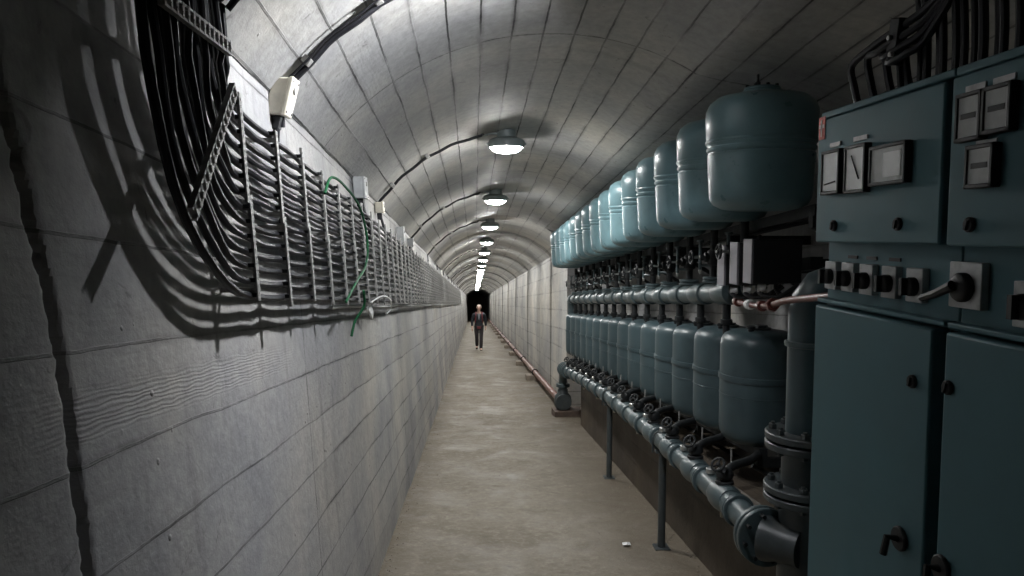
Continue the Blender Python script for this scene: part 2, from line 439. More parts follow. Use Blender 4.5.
# end walls
ew = MB(); prof = [(left_x(0), 0)] + [(x, w) for x, w, v in far] + [(1.42, 0)]
ew.add([W(x, Y1, w) for x, w in prof], [tuple(range(len(prof)))])
structure(ew.build('wall_far', 'plinth', smooth=False))
ew = MB(); prof = [(left_x(0), 0)] + [(x, w) for x, w, v in near] + [(1.92, 0)]
ew.add([W(x, Y0, w) for x, w in prof], [tuple(range(len(prof)))])
structure(ew.build('wall_near', 'wall', smooth=False))
# low plinth of the alcove
PX = 1.43
pv = []
pp = [(PX, 0, 0), (PX, .3, .3), (PX, .60, .6), (PX + .02, .62, .63), (1.92, .62, 1.1)]
o = grid('', '', pp, frange(2.30, 9.75, .25), 0)
n = len(pp); k = len(o[0]) - n
o = (o[0] + [W(1.92, 9.75, 0), W(1.92, 2.30, 0)], o[1] + [tuple(range(k, k + n)) + (k + n,), tuple(reversed(range(n))) + (k + n + 1,)], o[2] + [(0, 0), (0, 0)])
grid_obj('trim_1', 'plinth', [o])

# loose grit along the foot of the walls
gr = MB(); rg = random.Random(11)
for i in range(420):
    if rg.random() < .45: x = left_x(0) + abs(rg.gauss(0, .05)) + .01
    elif rg.random() < .6: x = PX - abs(rg.gauss(0, .07)) - .01
    else: x = rg.uniform(-.5, 1.38)
    y = 2.8 + 9 * rg.random() ** 1.5
    r = rg.uniform(.002, .007)
    gr.lathe(W(x, y, .003), [(0, -r * .6), (r, -r * .1), (r * .7, r * .6), (0, r * .8)], 5, (rg.uniform(-.4, .4), rg.uniform(-.4, .4), 1))
g = gr.build('grit', 'block'); tag(g, 'crumbs of grit scattered over the floor and along the wall feet', 'grit', kind='stuff')
pc = MB(); c0 = W(1.02, 4.80, .012)
pc.add([c0 + Vector(q) for q in ((-.028, -.012, 0), (.0, -.02, .008), (.03, -.008, -.002), (.026, .016, .01), (-.004, .022, .0), (-.026, .012, .009), (0, 0, .018),
        (-.02, -.008, -.006), (.02, -.006, -.008), (.016, .012, -.006), (-.016, .01, -.006))],
       [(0, 1, 6), (1, 2, 6), (2, 3, 6), (3, 4, 6), (4, 5, 6), (5, 0, 6), (0, 7, 8, 2, 1), (2, 8, 9, 3), (3, 9, 10, 5, 4), (5, 10, 7, 0), (7, 10, 9, 8)])
single(pc, 'paper_scrap', 'white', 'small crumpled white scrap lying on the floor by the nearest post', 'scrap', W(1.02, 4.80, 0))

# ------------------------------------------------------------------ ceiling lamps, conduits, junction boxes
N_LAMP = 22
LAMP_Y = [2.66] + [5.68 + 2.9 * i for i in range(N_LAMP - 1)]
LX, LWT = .25, 2.875
def lamp_proto():
    t = thing('ceiling_lamp', '', 'lamp', W(LX, LAMP_Y[0], LWT), 'lamps along the tunnel crown')
    b = Vector(t.location)
    mb = MB()
    mb.lathe(b, [(.121, -.012), (.123, -.034), (.137, -.034), (.140, .0), (.132, .018), (.10, .032), (.075, .040), (.07, .092), (0, .092)], 28)
    mb.lathe(b, [(.06, -.004), (.118, -.012)], 28)
    mb.build('lamp_cap', 'lampcap', t)
    mb = MB(); mb.lathe(b, [(.116, -.012), (.120, -.030), (.110, -.053), (.083, -.070), (.042, -.078), (0, -.08)], 28)
    mb.build('lamp_glass', 'glow', t)
    mb = MB(); mb.ring(b + Vector((0, 0, -.034)), (0, 0, 1), .130, .005, 28, 6)
    for a in (0, PI / 2, PI, 3 * PI / 2):
        mb.box(b + Vector((.14 * math.cos(a), .14 * math.sin(a), -.01)), (.022, .022, .016))
    mb.build('clamp_ring', 'lampcap', t)
    mb = MB(); mb.tube([b + Vector((-.05, 0, .07)), b + Vector((-.17, 0, .07))], .014, 10); mb.disc(b + Vector((-.155, 0, .07)), (1, 0, 0), .02, .03, 8)
    mb.build('cable_gland', 'lampcap', t)
    return t
L0 = lamp_proto()
for i, y in enumerate(LAMP_Y):
    if i == 0: continue
    t = L0 if i == 1 else copy_tree(L0, W(0, y, 0) - W(0, LAMP_Y[1], 0))
    if i == 1: L0.location += W(0, LAMP_Y[1], 0) - W(0, LAMP_Y[0], 0)
    t['label'] = f'lit round ceiling lamp, {ORD[i-1]} seen along the crown counting from the camera'
# the nearest lamp hangs askew: a deep shade turned toward the left wall
t = thing('ceiling_lamp', 'lit lamp in a tilted shade just above the frame, lighting the near left wall', 'lamp', W(LX, LAMP_Y[0], LWT + .02), 'lamps along the tunnel crown')
b = Vector(t.location)
MB().lathe(b, [(.126, -.045), (.130, -.046), (.140, -.046), (.138, .0), (.125, .045), (.08, .075), (.05, .085), (.05, .10), (0, .10)], 32, caps=False).lathe(b, [(.126, -.045), (.13, .0), (.118, .04), (.075, .068), (0, .07)], 32, caps=False).build('lamp_shade', 'lampcap', t)
MB().lathe(b, [(0, -.014), (.02, -.011), (.032, -.003), (.036, .006), (.032, .014), (.022, .05), (.02, .068)], 24).build('bulb', 'bulb', t)
t.rotation_euler = (0, math.radians(50), math.radians(-36))

for i in range(12):          # black conduit from the left wall up to every lamp
    y = LAMP_Y[i] - .08 if i else LAMP_Y[0] + .12
    s0 = 2.30; s1 = 2.41 + AR * (A_L - math.acos((LX - .19 - AX) / (AR - .03)))
    pts = [lining(s0 + (s1 - s0) * k / 22, y - .05 * math.sin(PI * k / 22) * (1 if i else .3), .022 + .004 * math.sin(k * 1.3 + i)) for k in range(23)]
    pts += [W(LX - .17, LAMP_Y[i], LWT + .07)] if i else []
    r = .0135 if i == 0 else .011
    t = thing('lamp_conduit', 'black lamp cable curving over the vault from the ivory junction box' if i == 0 else
              f'black lamp cable curving up the left vault to the {ORD[i-1]} lamp in view', 'cable', pts[0], 'lamp cables on the vault')
    MB().tube(pts, r, 8).build('cable', 'cable', t)
    if i == 0:
        MB().tube([p + Vector((.0, -.045, .0)) for p in pts[3:16]], .005, 6).build('thin_wire', 'cable', t)
    if i < 6:
        for q in (6, 13):
            d = pts[q + 1] - pts[q]
            mb = MB(); nrm = (Vector((AX, 0, AW)) - Vector((pts[q].x, 0, pts[q].z + S * pts[q].y))).normalized()
            R = Matrix((d.normalized(), Vector((0, 1, 0)), nrm)).transposed()
            mb.box(pts[q] - nrm * .006, (.03, .085, .03), R); mb.build('clip', 'galv', t, .003)

def junction_box(y, s, size, mat, label, tails):
    c = lining(s, y, .045)
    t = thing('junction_box', label, 'box', lining(s, y, 0), 'junction boxes above the cable racks')
    nrm = (lining(s, y, .1) - lining(s, y, 0)).normalized()
    up = (lining(s + .05, y, 0) - lining(s - .05, y, 0)).normalized()
    al = up.cross(nrm)
    R = Matrix((al, up, nrm)).transposed()
    w, h, d = size
    MB().box(c - nrm * .012, (w, h, d), R).build('box_body', mat, t, .006)
    MB().box(c + nrm * (d / 2 - .008), (w + .006, h + .006, .016), R).build('lid', mat, t, .004)
    for a, b in ((-1, -1), (1, -1), (1, 1), (-1, 1)):
        MB().disc(c + nrm * (d / 2 + .001) + al * a * (w / 2 - .012) + up * b * (h / 2 - .012), nrm, .005, .004, 8, .001).build('screw', 'galv', t)
    MB().disc(c + nrm * (d / 2 + .002) + up * h * .18, nrm, .014, .006, 12, .001).build('knockout', 'galv', t)
    MB().box(c - up * (h / 2 + .025) - nrm * .01, (w * .55, .05, d * .7), R).build('gland_block', 'cable', t, .004)
    for k in range(tails):
        o = al * (.02 * (k - (tails - 1) / 2))
        p0 = c - up * (h / 2 + .04) + o
        pts = smooth_path([p0, p0 - up * .06 + nrm * .012, p0 - up * .14 + nrm * .03 + al * .01 * k, p0 - up * .20 + al * (.03 + .05 * k) + nrm * .02, p0 - up * .225 + al * (.16 + .08 * k) + nrm * .01], 5)
        MB().tube(pts, .0095, 8).build('cable_tail', 'cable', t)
    return t
junction_box(2.76, 2.40, (.10, .135, .062), 'ivory', 'ivory junction box on the near left vault above the cables', 2)
junction_box(4.58, 2.36, (.13, .13, .06), 'greybox', 'grey square junction box on the left vault above green wire', 2)
junction_box(5.50, 2.36, (.07, .08, .05), 'ivory', 'small pale junction box below the cable of the nearest visible lamp', 1)
junction_box(7.0, 2.30, (.13, .15, .06), 'greybox', 'grey junction box beyond the small pale one on left vault', 1)
junction_box(8.1, 2.32, (.08, .09, .05), 'greybox', 'small grey junction box near the second lamp cable, farthest of the boxes', 1)

# ------------------------------------------------------------------ cable bundle and racks on the left wall
NC = 14
CW = [1.675 + (.0405 - .0001 * k) * k for k in range(NC)]
PANEL0, PANEL1 = 2.045, 34.
RACK_Y = []
y = PANEL0
while y < PANEL1: RACK_Y.append(y); y += .355
def cable_points(k):
    rr = random.Random(100 + k)
    w = CW[k]; f = k / (NC - 1)
    yv = 1.466 + .0355 * k
    R = (PANEL0 - .04) - yv
    off0 = .088 + .012 * (k % 3)
    # down the wall from the vault: over the crown toward the switch cabinets
    pts = []
    a_end = math.acos((.98 - AX) / (AR - .06)) + .0
    s_top = 2.41 + AR * (A_L - a_end)
    s_b = w + R * 1.02
    nn = 30
    for q in range(nn + 1):
        s = s_top + (s_b - s_top) * q / nn
        yy = yv + .005 * math.sin(q * .5 + k * 2.1)
        pts.append(lining(s, yy, off0 + .004 * math.sin(q * .7 + k)))
    for q in range(1, 11):
        a = PI / 2 * q / 10
        pts.append(lining(s_b - R * 1.02 * math.sin(a), yv + R * (1 - math.cos(a)), off0 + (.078 - off0) * q / 10 + .004 * math.sin(q + k)))
    # along the racks, sagging a little between them
    y = PANEL0
    while y < PANEL1:
        step = .355 if y > 9 else .355 / 4
        ph = (y - PANEL0) / .355
        sag = -.0055 * abs(math.sin(PI * ph)) * (1 + .35 * rr.random()) if y < 9 else 0
        pts.append(lining(w + sag + 0.0015 * rr.uniform(-1, 1), y, .074 + .004 * rr.uniform(-1, 1)))
        y += step
    # right end: from the vault down onto the cabinet tops
    x0 = 1.17 + .008 * (k % 2); y0 = pts[0].y
    head = smooth_path([Vector((x0, y0, 2.008)), Vector((x0, y0, 2.12)), Vector((x0 - .01, y0 + .01, 2.28)), Vector((1.10 + .008 * (k % 2), y0, 2.44)), pts[0]], 5)
    return head[:-1] + pts
for k in range(NC):
    lab = ('black cable, lowest of the bundle, making the widest bend down the left wall' if k == 0 else
           'black cable, topmost on the left wall racks, making the tightest bend' if k == NC - 1 else
           f'black cable bending onto the left wall racks, {ORD[k]} from the bottom of the bundle')
    P = cable_points(k)
    single(MB().tube(P, .0092 if k % 3 else .0108, 8), 'power_cable', 'cable', lab, 'cable', P[0], 'black cables of the wall bundle')

def rack_meshes(y, w0, w1, with_clips):
    up = MB(); clips = []
    for o in (-.0065, .0065):
        a, b = lining(w0, y + o, .097), lining(w1, y + o, .097)
        n = (lining(w0, y, .2) - lining(w0, y, .1)).normalized()
        d = (b - a).normalized(); s = d.cross(n)
        up.box((a + b) / 2, ((b - a).length, .0075, .008), Matrix((d, n.cross(d), n)).transposed() if False else Matrix((d, s, n)).transposed())
    q = 0
    w = w0 + .012
    while w < w1:
        up.box(lining(w, y, .097), (.009, .024, .011)); w += .0193
    for w in (w0 + .03, w1 - .03):
        a = lining(w, y, 0); b = lining(w, y, .094); up.box((a + b) / 2, ((b - a).length, .014, .014))
    return up
for i, y in enumerate(RACK_Y):
    near_rack = i < 7
    n = i + 1
    lab = (f'pale perforated upright of the cable racks on left wall, {ORD[i]} from the cable bend' if i < 24 else
           'pale perforated upright far along the left wall cable racks')
    jit = random.Random(i).uniform(-.012, .012)
    base = lining(1.62, y, .0)
    if near_rack:
        t = thing('cable_rack', lab, 'cable rack', base, 'cable rack uprights')
        rack_meshes(y, 1.652 + jit, 1.935 + jit, True).build('lower_upright', 'galv', t)
        rack_meshes(y - .02, 1.915 + jit, 2.205 + jit, True).build('upper_upright', 'galv', t)
        for k in range(NC):
            mb = MB(); c = lining(CW[k] + .002, y - (.02 if CW[k] > 1.93 else 0), .086)
            mb.box(c, (.022, .026, .011)); mb.build('cable_clip', 'valve', t)
    else:
        if i == 7:
            proto = single(rack_meshes(y, 1.652, 2.21, True), 'cable_rack', 'galv', lab, 'cable rack', base, 'cable rack uprights'); py = y
        else:
            c = proto.copy(); C.objects.link(c); c.location = proto.location + (W(0, y, jit) - W(0, py, 0)); c['label'] = lab
def cross_bar(name, label, pts):
    t = thing(name, label, 'clamp bar', pts[0], 'clamp bars across the cable bend')
    a, b = pts[0], pts[-1]
    d = (b - a).normalized(); n = (Vector((AX + .4, a.y, a.z)) - a).normalized(); n = (n - d * n.dot(d)).normalized(); s = n.cross(d)
    R = Matrix((d, s, n)).transposed(); L = (b - a).length
    mb = MB()
    for o in (-.014, .014): mb.box((a + b) / 2 + s * o, (L, .006, .012), R)
    for k in range(int(L / .03) + 1):
        mb.box(a + d * (k * .03 + .005), (.011, .034, .014), R)
    mb.build('bar', 'galv', t)
    for k in range(int(L / .03)):
        MB().disc(a + d * (k * .03 + .02) + n * .006, n, .007, .012, 6, .001).build('clamp_bolt', 'galv', t)
    for e in ((b - d * L * .1,) if 'slanting' not in label else ()): MB().tube([e, e - n * .12], .005, 8).build('standoff', 'valve', t)
cross_bar('clamp_bar', 'pale clamp bar across the upright cables near the top of the left wall', [lining(2.238, 1.47, .13), lining(2.276, 1.875, .13)])
cross_bar('clamp_bar', 'slanting pale clamp bar across the cable bend on the left wall', [lining(2.18, 1.875, .13), lining(1.832, 1.525, .13)])
# grey tube below the racks, green wire, white plate
P = [lining(1.635 + .006 * math.sin(i * 1.3), 3.3 + .5 * i, .05) for i in range(62)]
single(MB().tube(P, .010, 7), 'conduit_pipe', 'greybox', 'grey conduit tube running level under the cable racks', 'conduit', P[0])
gp = smooth_path([lining(2.10, 3.05, .11), lining(2.19, 3.2, .115), lining(2.20, 3.5, .12), lining(2.15, 3.9, .125), lining(2.0, 4.08, .125), lining(1.86, 3.96, .125), lining(1.75, 3.6, .12), lining(1.66, 3.35, .11)], 8)
single(MB().tube(gp, .006, 7), 'green_wire', 'green', 'thin green wire looping over the cable racks', 'wire', gp[0])
gp = smooth_path([lining(1.72, 3.9, .11), lining(1.64, 3.95, .10), lining(1.56, 3.93, .05), lining(1.48, 3.9, .03)], 8)
single(MB().tube(gp, .007, 7), 'green_wire', 'green', 'short green wire end hanging below the cable racks', 'wire', gp[-1])
c = lining(1.615, 4.45, .06)
t = thing('white_plate', 'small white plate with a wire loop hanging under the cable racks', 'plate', c)
MB().box(c, (.012, .20, .06), Matrix.Rotation(math.radians(-24), 3, 'X')).build('plate_body', 'white', t, .003)
lp = smooth_path([lining(1.66, 4.3, .09), lining(1.70, 4.7, .11), lining(1.68, 5.1, .11), lining(1.62, 5.3, .09), lining(1.58, 5.25, .06)], 8)
MB().tube(lp, .005, 6).build('wire_loop', 'white', t)

# ------------------------------------------------------------------ tanks
NT = 15
UX, UY, UP, UW, URISE = 1.30, 3.33, .488, 2.068, .0048
def upper_tank():
    b = W(UX, UY, UW)
    t = thing('pressure_tank', '', 'tank', b, 'upper row of tanks')
    prof = [(0, 0), (.12, 0), (.168, .008), (.205, .028), (.222, .058), (.226, .10), (.235, .265), (.229, .270), (.229, .274), (.2360, .280),
            (.2385, .286), (.2385, .296), (.2330, .300), (.2330, .304), (.2385, .310), (.2455, .43), (.243, .468), (.228, .502), (.195, .53), (.13, .545), (.085, .549), (0, .549)]
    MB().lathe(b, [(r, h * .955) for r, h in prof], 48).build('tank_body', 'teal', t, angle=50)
    MB().lathe(b + Vector((0, 0, -.0145)), [(.234, .316), (.2425, .316), (.2445, .320), (.2445, .326), (.2425, .330), (.234, .330)], 48).build('band', 'teal', t)
    b = b + Vector((0, 0, .010))
    mb = MB(); mb.disc(b + Vector((0, 0, .522)), (0, 0, 1), .085, .018, 28); mb.disc(b + Vector((0, 0, .536)), (0, 0, 1), .08, .012, 28)
    lid = mb.build('lid', 'teal', t)
    for k in range(8):
        a = PI / 4 * k; MB().disc(b + Vector((.068 * math.cos(a), .068 * math.sin(a), .546)), (0, 0, 1), .008, .012, 6, .001).build('bolt', 'valve', lid)
    mb = MB(); mb.lathe(b + Vector((-.02, 0, .54)), [(.012, 0), (.012, .025), (.006, .03), (.006, .06), (0, .062)], 10); mb.build('vent', 'valve', t)
    return t
T0 = upper_tank()
for i in range(NT):
    t = T0 if i == 0 else copy_tree(T0, W(0, UP * i, URISE * i))
    t['label'] = ('large teal grey tank with a band, nearest of the upper row beside the cabinets' if i == 0 else
                  'teal grey tank at the far end of the upper row' if i == NT - 1 else
                  f'teal grey banded tank of the upper row, {ORD[i]} counting from the cabinets')
LXc, LY, LP, LW = 1.55, 3.92, .486, .885
def lower_tank():
    b = W(LXc, LY, LW)
    t = thing('expansion_tank', '', 'tank', b, 'lower row of tanks')
    prof = [(0, 0), (.10, 0), (.15, .006), (.184, .024), (.200, .055), (.2045, .09), (.2055, .335), (.2045, .345), (.205, .345), (.2045, .53), (.199, .562), (.184, .588), (.155, .604), (.10, .614), (.06, .616), (0, .616)]
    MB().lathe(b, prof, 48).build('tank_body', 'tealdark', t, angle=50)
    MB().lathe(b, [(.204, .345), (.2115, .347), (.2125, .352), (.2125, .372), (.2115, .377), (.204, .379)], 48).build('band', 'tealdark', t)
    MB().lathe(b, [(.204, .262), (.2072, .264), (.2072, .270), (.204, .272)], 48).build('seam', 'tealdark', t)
    mb = MB(); mb.disc(b + Vector((0, 0, .62)), (0, 0, 1), .062, .014, 24); mb.disc(b + Vector((0, 0, .632)), (0, 0, 1), .045, .014, 6)
    mb.build('lid', 'darkpipe', t)
    mb = MB(); mb.lathe(b + Vector((-.07, -.06, .605)), [(.016, 0), (.016, .02), (.022, .022), (.022, .036), (.012, .04), (0, .042)], 10)
    mb.build('vent', 'valve', t)
    return t
T1 = lower_tank()
for i in range(NT):
    t = T1 if i == 0 else copy_tree(T1, W(0, LP * i, 0))
    t['label'] = ('tall teal tank, nearest of the lower row beside the thick upright pipe' if i == 0 else
                  'tall teal tank at the far end of the lower row' if i == NT - 1 else
                  f'tall teal tank of the lower row, {ORD[i]} counting from the thick upright pipe')
# steel racks that carry the tanks from the alcove wall
def carrier(label, w, xs, y0, y1, nb, rise):
    w0 = w
    t = thing('tank_rack', label, 'rack', W(xs[0], y0, w))
    for x in xs:
        MB().hexa([W(x - .022, y0, w - .05), W(x + .022, y0, w - .05), W(x + .022, y1, w - .05 + rise), W(x - .022, y1, w - .05 + rise),
                   W(x - .022, y0, w), W(x + .022, y0, w), W(x + .022, y1, w + rise), W(x - .022, y1, w + rise)]).build('beam', 'valve', t)
    for k in range(nb):
        y = y0 + .02 + (y1 - y0 - .04) * k / (nb - 1)
        w = w0 + rise * k / (nb - 1)
        mb = MB(); mb.hexa([W(xs[0] - .03, y - .02, w - .10), W(1.915, y - .02, w - .10), W(1.915, y + .02, w - .10), W(xs[0] - .03, y + .02, w - .10),
                            W(xs[0] - .03, y - .02, w - .05), W(1.915, y - .02, w - .05), W(1.915, y + .02, w - .05), W(xs[0] - .03, y + .02, w - .05)])
        mb.tube([W(1.90, y, w - .36), W(1.45, y, w - .09)], .014, 8)
        mb.build('bracket', 'valve', t)
    return t
carrier('black steel rack along the alcove wall under the upper tanks', UW, (1.47, 1.56), UY - .24, UY + UP * (NT - 1) + .22, 8, URISE * (NT - 1))
carrier('black steel rack under the lower tanks above the plinth', LW - .002, (1.50, 1.70), LY - .22, LY + LP * (NT - 1) + .2, 8, 0.)

# ------------------------------------------------------------------ upper manifold, valves, stub pipes
MX, MW = 1.45, 1.705
t = thing('upper_manifold', 'teal grey pipe with many flanges running between the two rows of tanks', 'pipe', W(MX, 4.1, MW))
ye = 10.9
P = [W(MX, 4.12, MW)] + [W(MX, 4.12 + .4 * k, MW) for k in range(1, 17)] + [W(MX, ye - .08, MW), W(MX, ye - .03, MW - .02), W(MX, ye, MW - .08), W(MX, ye, MW - .22)]
MB().tube(P, .058, 18).build('pipe_run', 'pipe', t)
axd = (W(0, 1, 0)).normalized()
for i in range(NT):
    y = UY + .85 + UP * .97 * i
    mb = MB()
    for o in (-.12, -.105): mb.disc(W(MX, y + o, MW), axd, .070, .012, 22, .003)
    mb.lathe(W(MX, y + .02, MW), [(.058, -.11), (.068, -.07), (.071, 0), (.068, .07), (.058, .11)], 20, axd)
    mb.build('tee_fitting', 'pipe', t)
MB().lathe(W(MX, 4.08, MW), [(0, -.03), (.03, -.028), (.05, -.015), (.058, .02)], 20, axd).build('end_cap', 'pipe', t)
UVX = 1.41
def upper_valve():
    y = UY + .47
    b = W(UVX, y, 1.765)
    t = thing('tank_valve', '', 'valve', b, 'valves under the upper tanks')
    mb = MB(); mb.disc(b + Vector((0, 0, .008)), (0, 0, 1), .062, .016, 22); mb.disc(b + Vector((0, 0, .028)), (0, 0, 1), .062, .016, 22)
    mb.build('flange', 'pipe', t)
    mb = MB(); mb.lathe(b, [(.022, .02), (.022, .10), (.036, .11), (.045, .15), (.036, .19), (.022, .20), (.022, .36)], 14)
    mb.lathe(b + Vector((0, 0, .15)), [(.03, .0), (.028, .055), (.018, .06), (.018, .085)], 12, (-1, 0, 0)); mb.build('valve_body', 'valve', t)
    mb = MB(); mb.tube([b + Vector((-.06, 0, .15)), b + Vector((-.15, 0, .15))], .007, 8); mb.build('stem', 'steel', t)
    mb = MB(); mb.ring(b + Vector((-.135, 0, .15)), (1, 0, 0), .036, .007, 18, 6)
    for a in (0, PI / 3 * 2, PI / 3 * 4):
        mb.tube([b + Vector((-.135, 0, .15)), b + Vector((-.135, .036 * math.cos(a), .15 + .036 * math.sin(a)))], .005, 6)
    mb.disc(b + Vector((-.135, 0, .15)), (1, 0, 0), .012, .022, 10); mb.build('handwheel', 'valve', t)
    mb = MB(); mb.tube([b + Vector((-.06, .07, .075)), b + Vector((-.06, .07, .24))], .010, 8); mb.disc(b + Vector((-.06, .07, .245)), (0, 0, 1), .022, .014, 10, .002)
    mb.tube([b + Vector((0, .02, .10)), b + Vector((-.06, .07, .10))], .009, 8); mb.build('drain_cock', 'pipe', t)
    mb = MB(); mb.lathe(b + Vector((-.06, .07, .05)), [(0, 0), (.008, .004), (.011, .024), (.006, .03), (0, .03)], 8); mb.build('brass_tip', 'steel', t)
    return t
V0 = upper_valve()
for i in range(NT - 1):
    t = V0 if i == 0 else copy_tree(V0, W(0, UP * i, 0))
    t['label'] = ('black hand valve beneath the far end of the upper tanks, last of its row' if i == NT - 2 else
                  f'black hand valve between upper tanks and flanged pipe, {ORD[i]} from the grey-edged boxes')
stub = None
for i in range(NT):
    y = LY + .243 + LP * i
    if i == 0:
        b = W(MX, y, 1.46)
        mb = MB(); mb.lathe(b, [(.02, -.05), (.02, .06), (.034, .065), (.034, .09), (.024, .095), (.024, .20)], 14)
        sx = mb; sx.tube([b + Vector((0, 0, -.04)), b + Vector((.03, -.05, -.06)), b + Vector((.06, -.12, -.055))], .016, 8)
        stub = single(mb, 'stub_pipe', 'valve', '', 'pipe', b, 'stub pipes over the lower tanks')
        o = stub
    else:
        o = stub.copy(); C.objects.link(o); o.location = stub.location + W(0, LP * i, 0)
    o['label'] = f'short black stub pipe joining upper pipe to lower tanks, {ORD[i]} from the thick upright pipe'

# ------------------------------------------------------------------ lower manifold, posts, valves
NX, NW, NR = 1.25, .735, .061
MAN = [(2.9, 1.262, .622), (3.05, 1.25, .632), (3.5, 1.245, .67), (4.75, 1.245, .735), (6.73, 1.257, .775), (8.5, 1.275, .75), (10.4, 1.29, .70), (11, 1.29, .69)]
def man(y):
    for (a, xa, wa), (b_, xb, wb) in zip(MAN, MAN[1:]):
        if y <= b_:
            f = max(0, (y - a) / (b_ - a)); return xa + (xb - xa) * f, wa + (wb - wa) * f
    return MAN[-1][1:]
def mp(y, dx=0., dw=0.):
    x, w_ = man(y); return W(x + dx, y, w_ + dw)
t = thing('lower_manifold', 'flanged grey pipe on posts running in front of the lower tanks', 'pipe', W(NX, 3.15, NW))
P = [mp(3.05)] + [mp(3.3 + .2 * k) for k in range(35)] + [mp(10.38), mp(10.5, 0, -.02), mp(10.58, 0, -.08), W(1.29, 10.61, .53), W(1.29, 10.61, .33)]
MB().tube(P, NR, 20).build('pipe_run', 'pipe', t)
for i in range(NT):
    y = 3.45 + .486 * i
    if y > 10.3: break
    mb = MB()
    for o in (-.10, -.082): mb.disc(mp(y + o), axd, NR + .016, .013, 24, .003)
    mb.lathe(mp(y + .10), [(NR, -.10), (NR + .010, -.06), (NR + .013, 0), (NR + .010, .06), (NR, .10)], 20, axd)
    mb.build('tee_fitting', 'pipe', t)
    if i % 2 == 0:
        mb = MB(); mb.lathe(mp(y + .12, 0, - NR - .05), [(0, 0), (.012, .002), (.014, .03), (.010, .055)], 8); mb.build('drain_plug', 'ivory', t)
for y in (9.95, 10.12, 10.30, 10.44): MB().disc(mp(y), axd, .105, .03, 28).build('end_flange', 'pipe', t)
for w_ in (.46, .435): MB().disc(W(1.29, 10.61, w_), (0, 0, 1), .10, .022, 26).build('end_flange', 'pipe', t)
mb = MB(); mb.lathe(W(1.29, 10.61, .09), [(.07, 0), (.10, .01), (.125, .07), (.13, .13), (.115, .20), (.075, .25), (.075, .30)], 26)
mb.disc(W(1.29, 10.50, .21), (0, 1, .0), .115, .03, 26); mb.disc(W(1.29, 10.73, .21), (0, 1, .0), .10, .03, 26)
mb.build('foot_elbow', 'darkpipe', t)
mb = MB(); mb.disc(mp(3.075), axd, .125, .026, 30); mb.disc(mp(3.04), axd, .125, .026, 30)
fl = mb.build('near_flange', 'pipe', t)
for k in range(8):
    a = 2 * PI * k / 8 + .2; x, w_ = man(3.06)
    MB().tube([W(x + .10 * math.cos(a), 3.0, w_ + .10 * math.sin(a)), W(x + .10 * math.cos(a), 3.11, w_ + .10 * math.sin(a))], .009, 6).build('bolt', 'valve', fl)
mb = MB(); mb.lathe(mp(3.04), [(.10, 0), (.098, .02), (.085, .06), (.080, .16)], 24, (.9, -1, -.02)); mb.build('reducer_elbow', 'darkpipe', t)

b = W(1.36, 10.58, 0)
single(MB().box(W(1.375, 10.60, .045), (.46, .30, .10), Matrix.Rotation(math.radians(4), 3, 'Z')), 'support_block', 'wood', 'reddish brown timber block on the floor under the far pipe elbow', 'block', b, None, .008)
for i, (x, y) in enumerate(((1.245, 4.75), (1.258, 6.73))):
    t = thing('support_post', ('dark green steel post under the pipe, nearer to the camera' if i == 0 else 'dark green steel post under the pipe, the farther of two'), 'post', W(x, y, 0), 'posts under the lower pipe')
    NX, NW = man(y)
    MB().tube([W(x, y, .006), W(x, y, NW - NR - .01)], .026, 14).build('post_tube', 'darkpipe', t)
    mb = MB(); mb.box(W(x, y, .006), (.10, .10, .012)); mb.build('foot_plate', 'darkpipe', t, .002)
    mb = MB(); mb.box(W(x, y, NW - NR - .016), (.10, .06, .010))
    mb.tube([W(NX + (NR + .006) * math.cos(a), y, NW + (NR + .006) * math.sin(a)) for a in [PI * k / 12 - PI * .05 for k in range(-11, 3)]] if False else
            [W(NX + (NR + .008) * math.cos(PI * k / 14), y, NW + (NR + .008) * math.sin(PI * k / 14)) for k in range(15)], .006, 6)
    mb.tube([W(NX - NR - .008, y, NW), W(NX - NR - .008, y, NW - NR - .02)], .006, 6); mb.tube([W(NX + NR + .008, y, NW), W(NX + NR + .008, y, NW - NR - .02)], .006, 6)
    mb.build('pipe_clamp', 'darkpipe', t)

def lower_valve():
    y = 3.55; b = mp(y, 0, NR)
    t = thing('drain_valve', '', 'valve', b, 'valves under the lower tanks')
    mb = MB(); mb.disc(b + Vector((0, 0, .016)), (0, 0, 1), .045, .02, 18)
    mb.tube(smooth_path([b + Vector((0, 0, -.01)), b + Vector((0, 0, .05)), b + Vector((.05, .03, .085)), b + Vector((.16, .1, .09)), b + Vector((.23, .16, .10))], 5), .022, 10)
    mb.lathe(b + Vector((.0, 0, .03)), [(.022, 0), (.04, .01), (.044, .03), (.036, .05), (.02, .06)], 14); mb.build('valve_body', 'valve', t)
    mb = MB(); mb.tube([b + Vector((0, 0, .07)), b + Vector((-.045, -.03, .115))], .008, 8); mb.build('stem', 'steel', t)
    nax = Vector((-.045, -.03, .045)).normalized(); c = b + Vector((-.045, -.03, .115))
    mb = MB(); mb.ring(c, nax, .034, .007, 16, 6); mb.disc(c, nax, .012, .018, 8)
    u = nax.orthogonal().normalized()
    for k in range(3):
        q = Matrix.Rotation(2 * PI * k / 3, 3, nax) @ u
        mb.tube([c, c + q * .034], .005, 6)
    mb.build('handwheel', 'valve', t)
    mb = MB(); mb.tube([b + Vector((.075, .12, .03)), b + Vector((.075, .12, .15))], .0045, 6); mb.tube([b + Vector((.075, .12, .07)), b + Vector((.10, .06, .088))], .006, 6); mb.build('sight_rod', 'galv', t)
    mb = MB(); mb.disc(b + Vector((-.01, .19, .012)), (0, 0, 1), .024, .03, 10, .004); mb.build('plug', 'steel', t)
    return t
V1 = lower_valve()
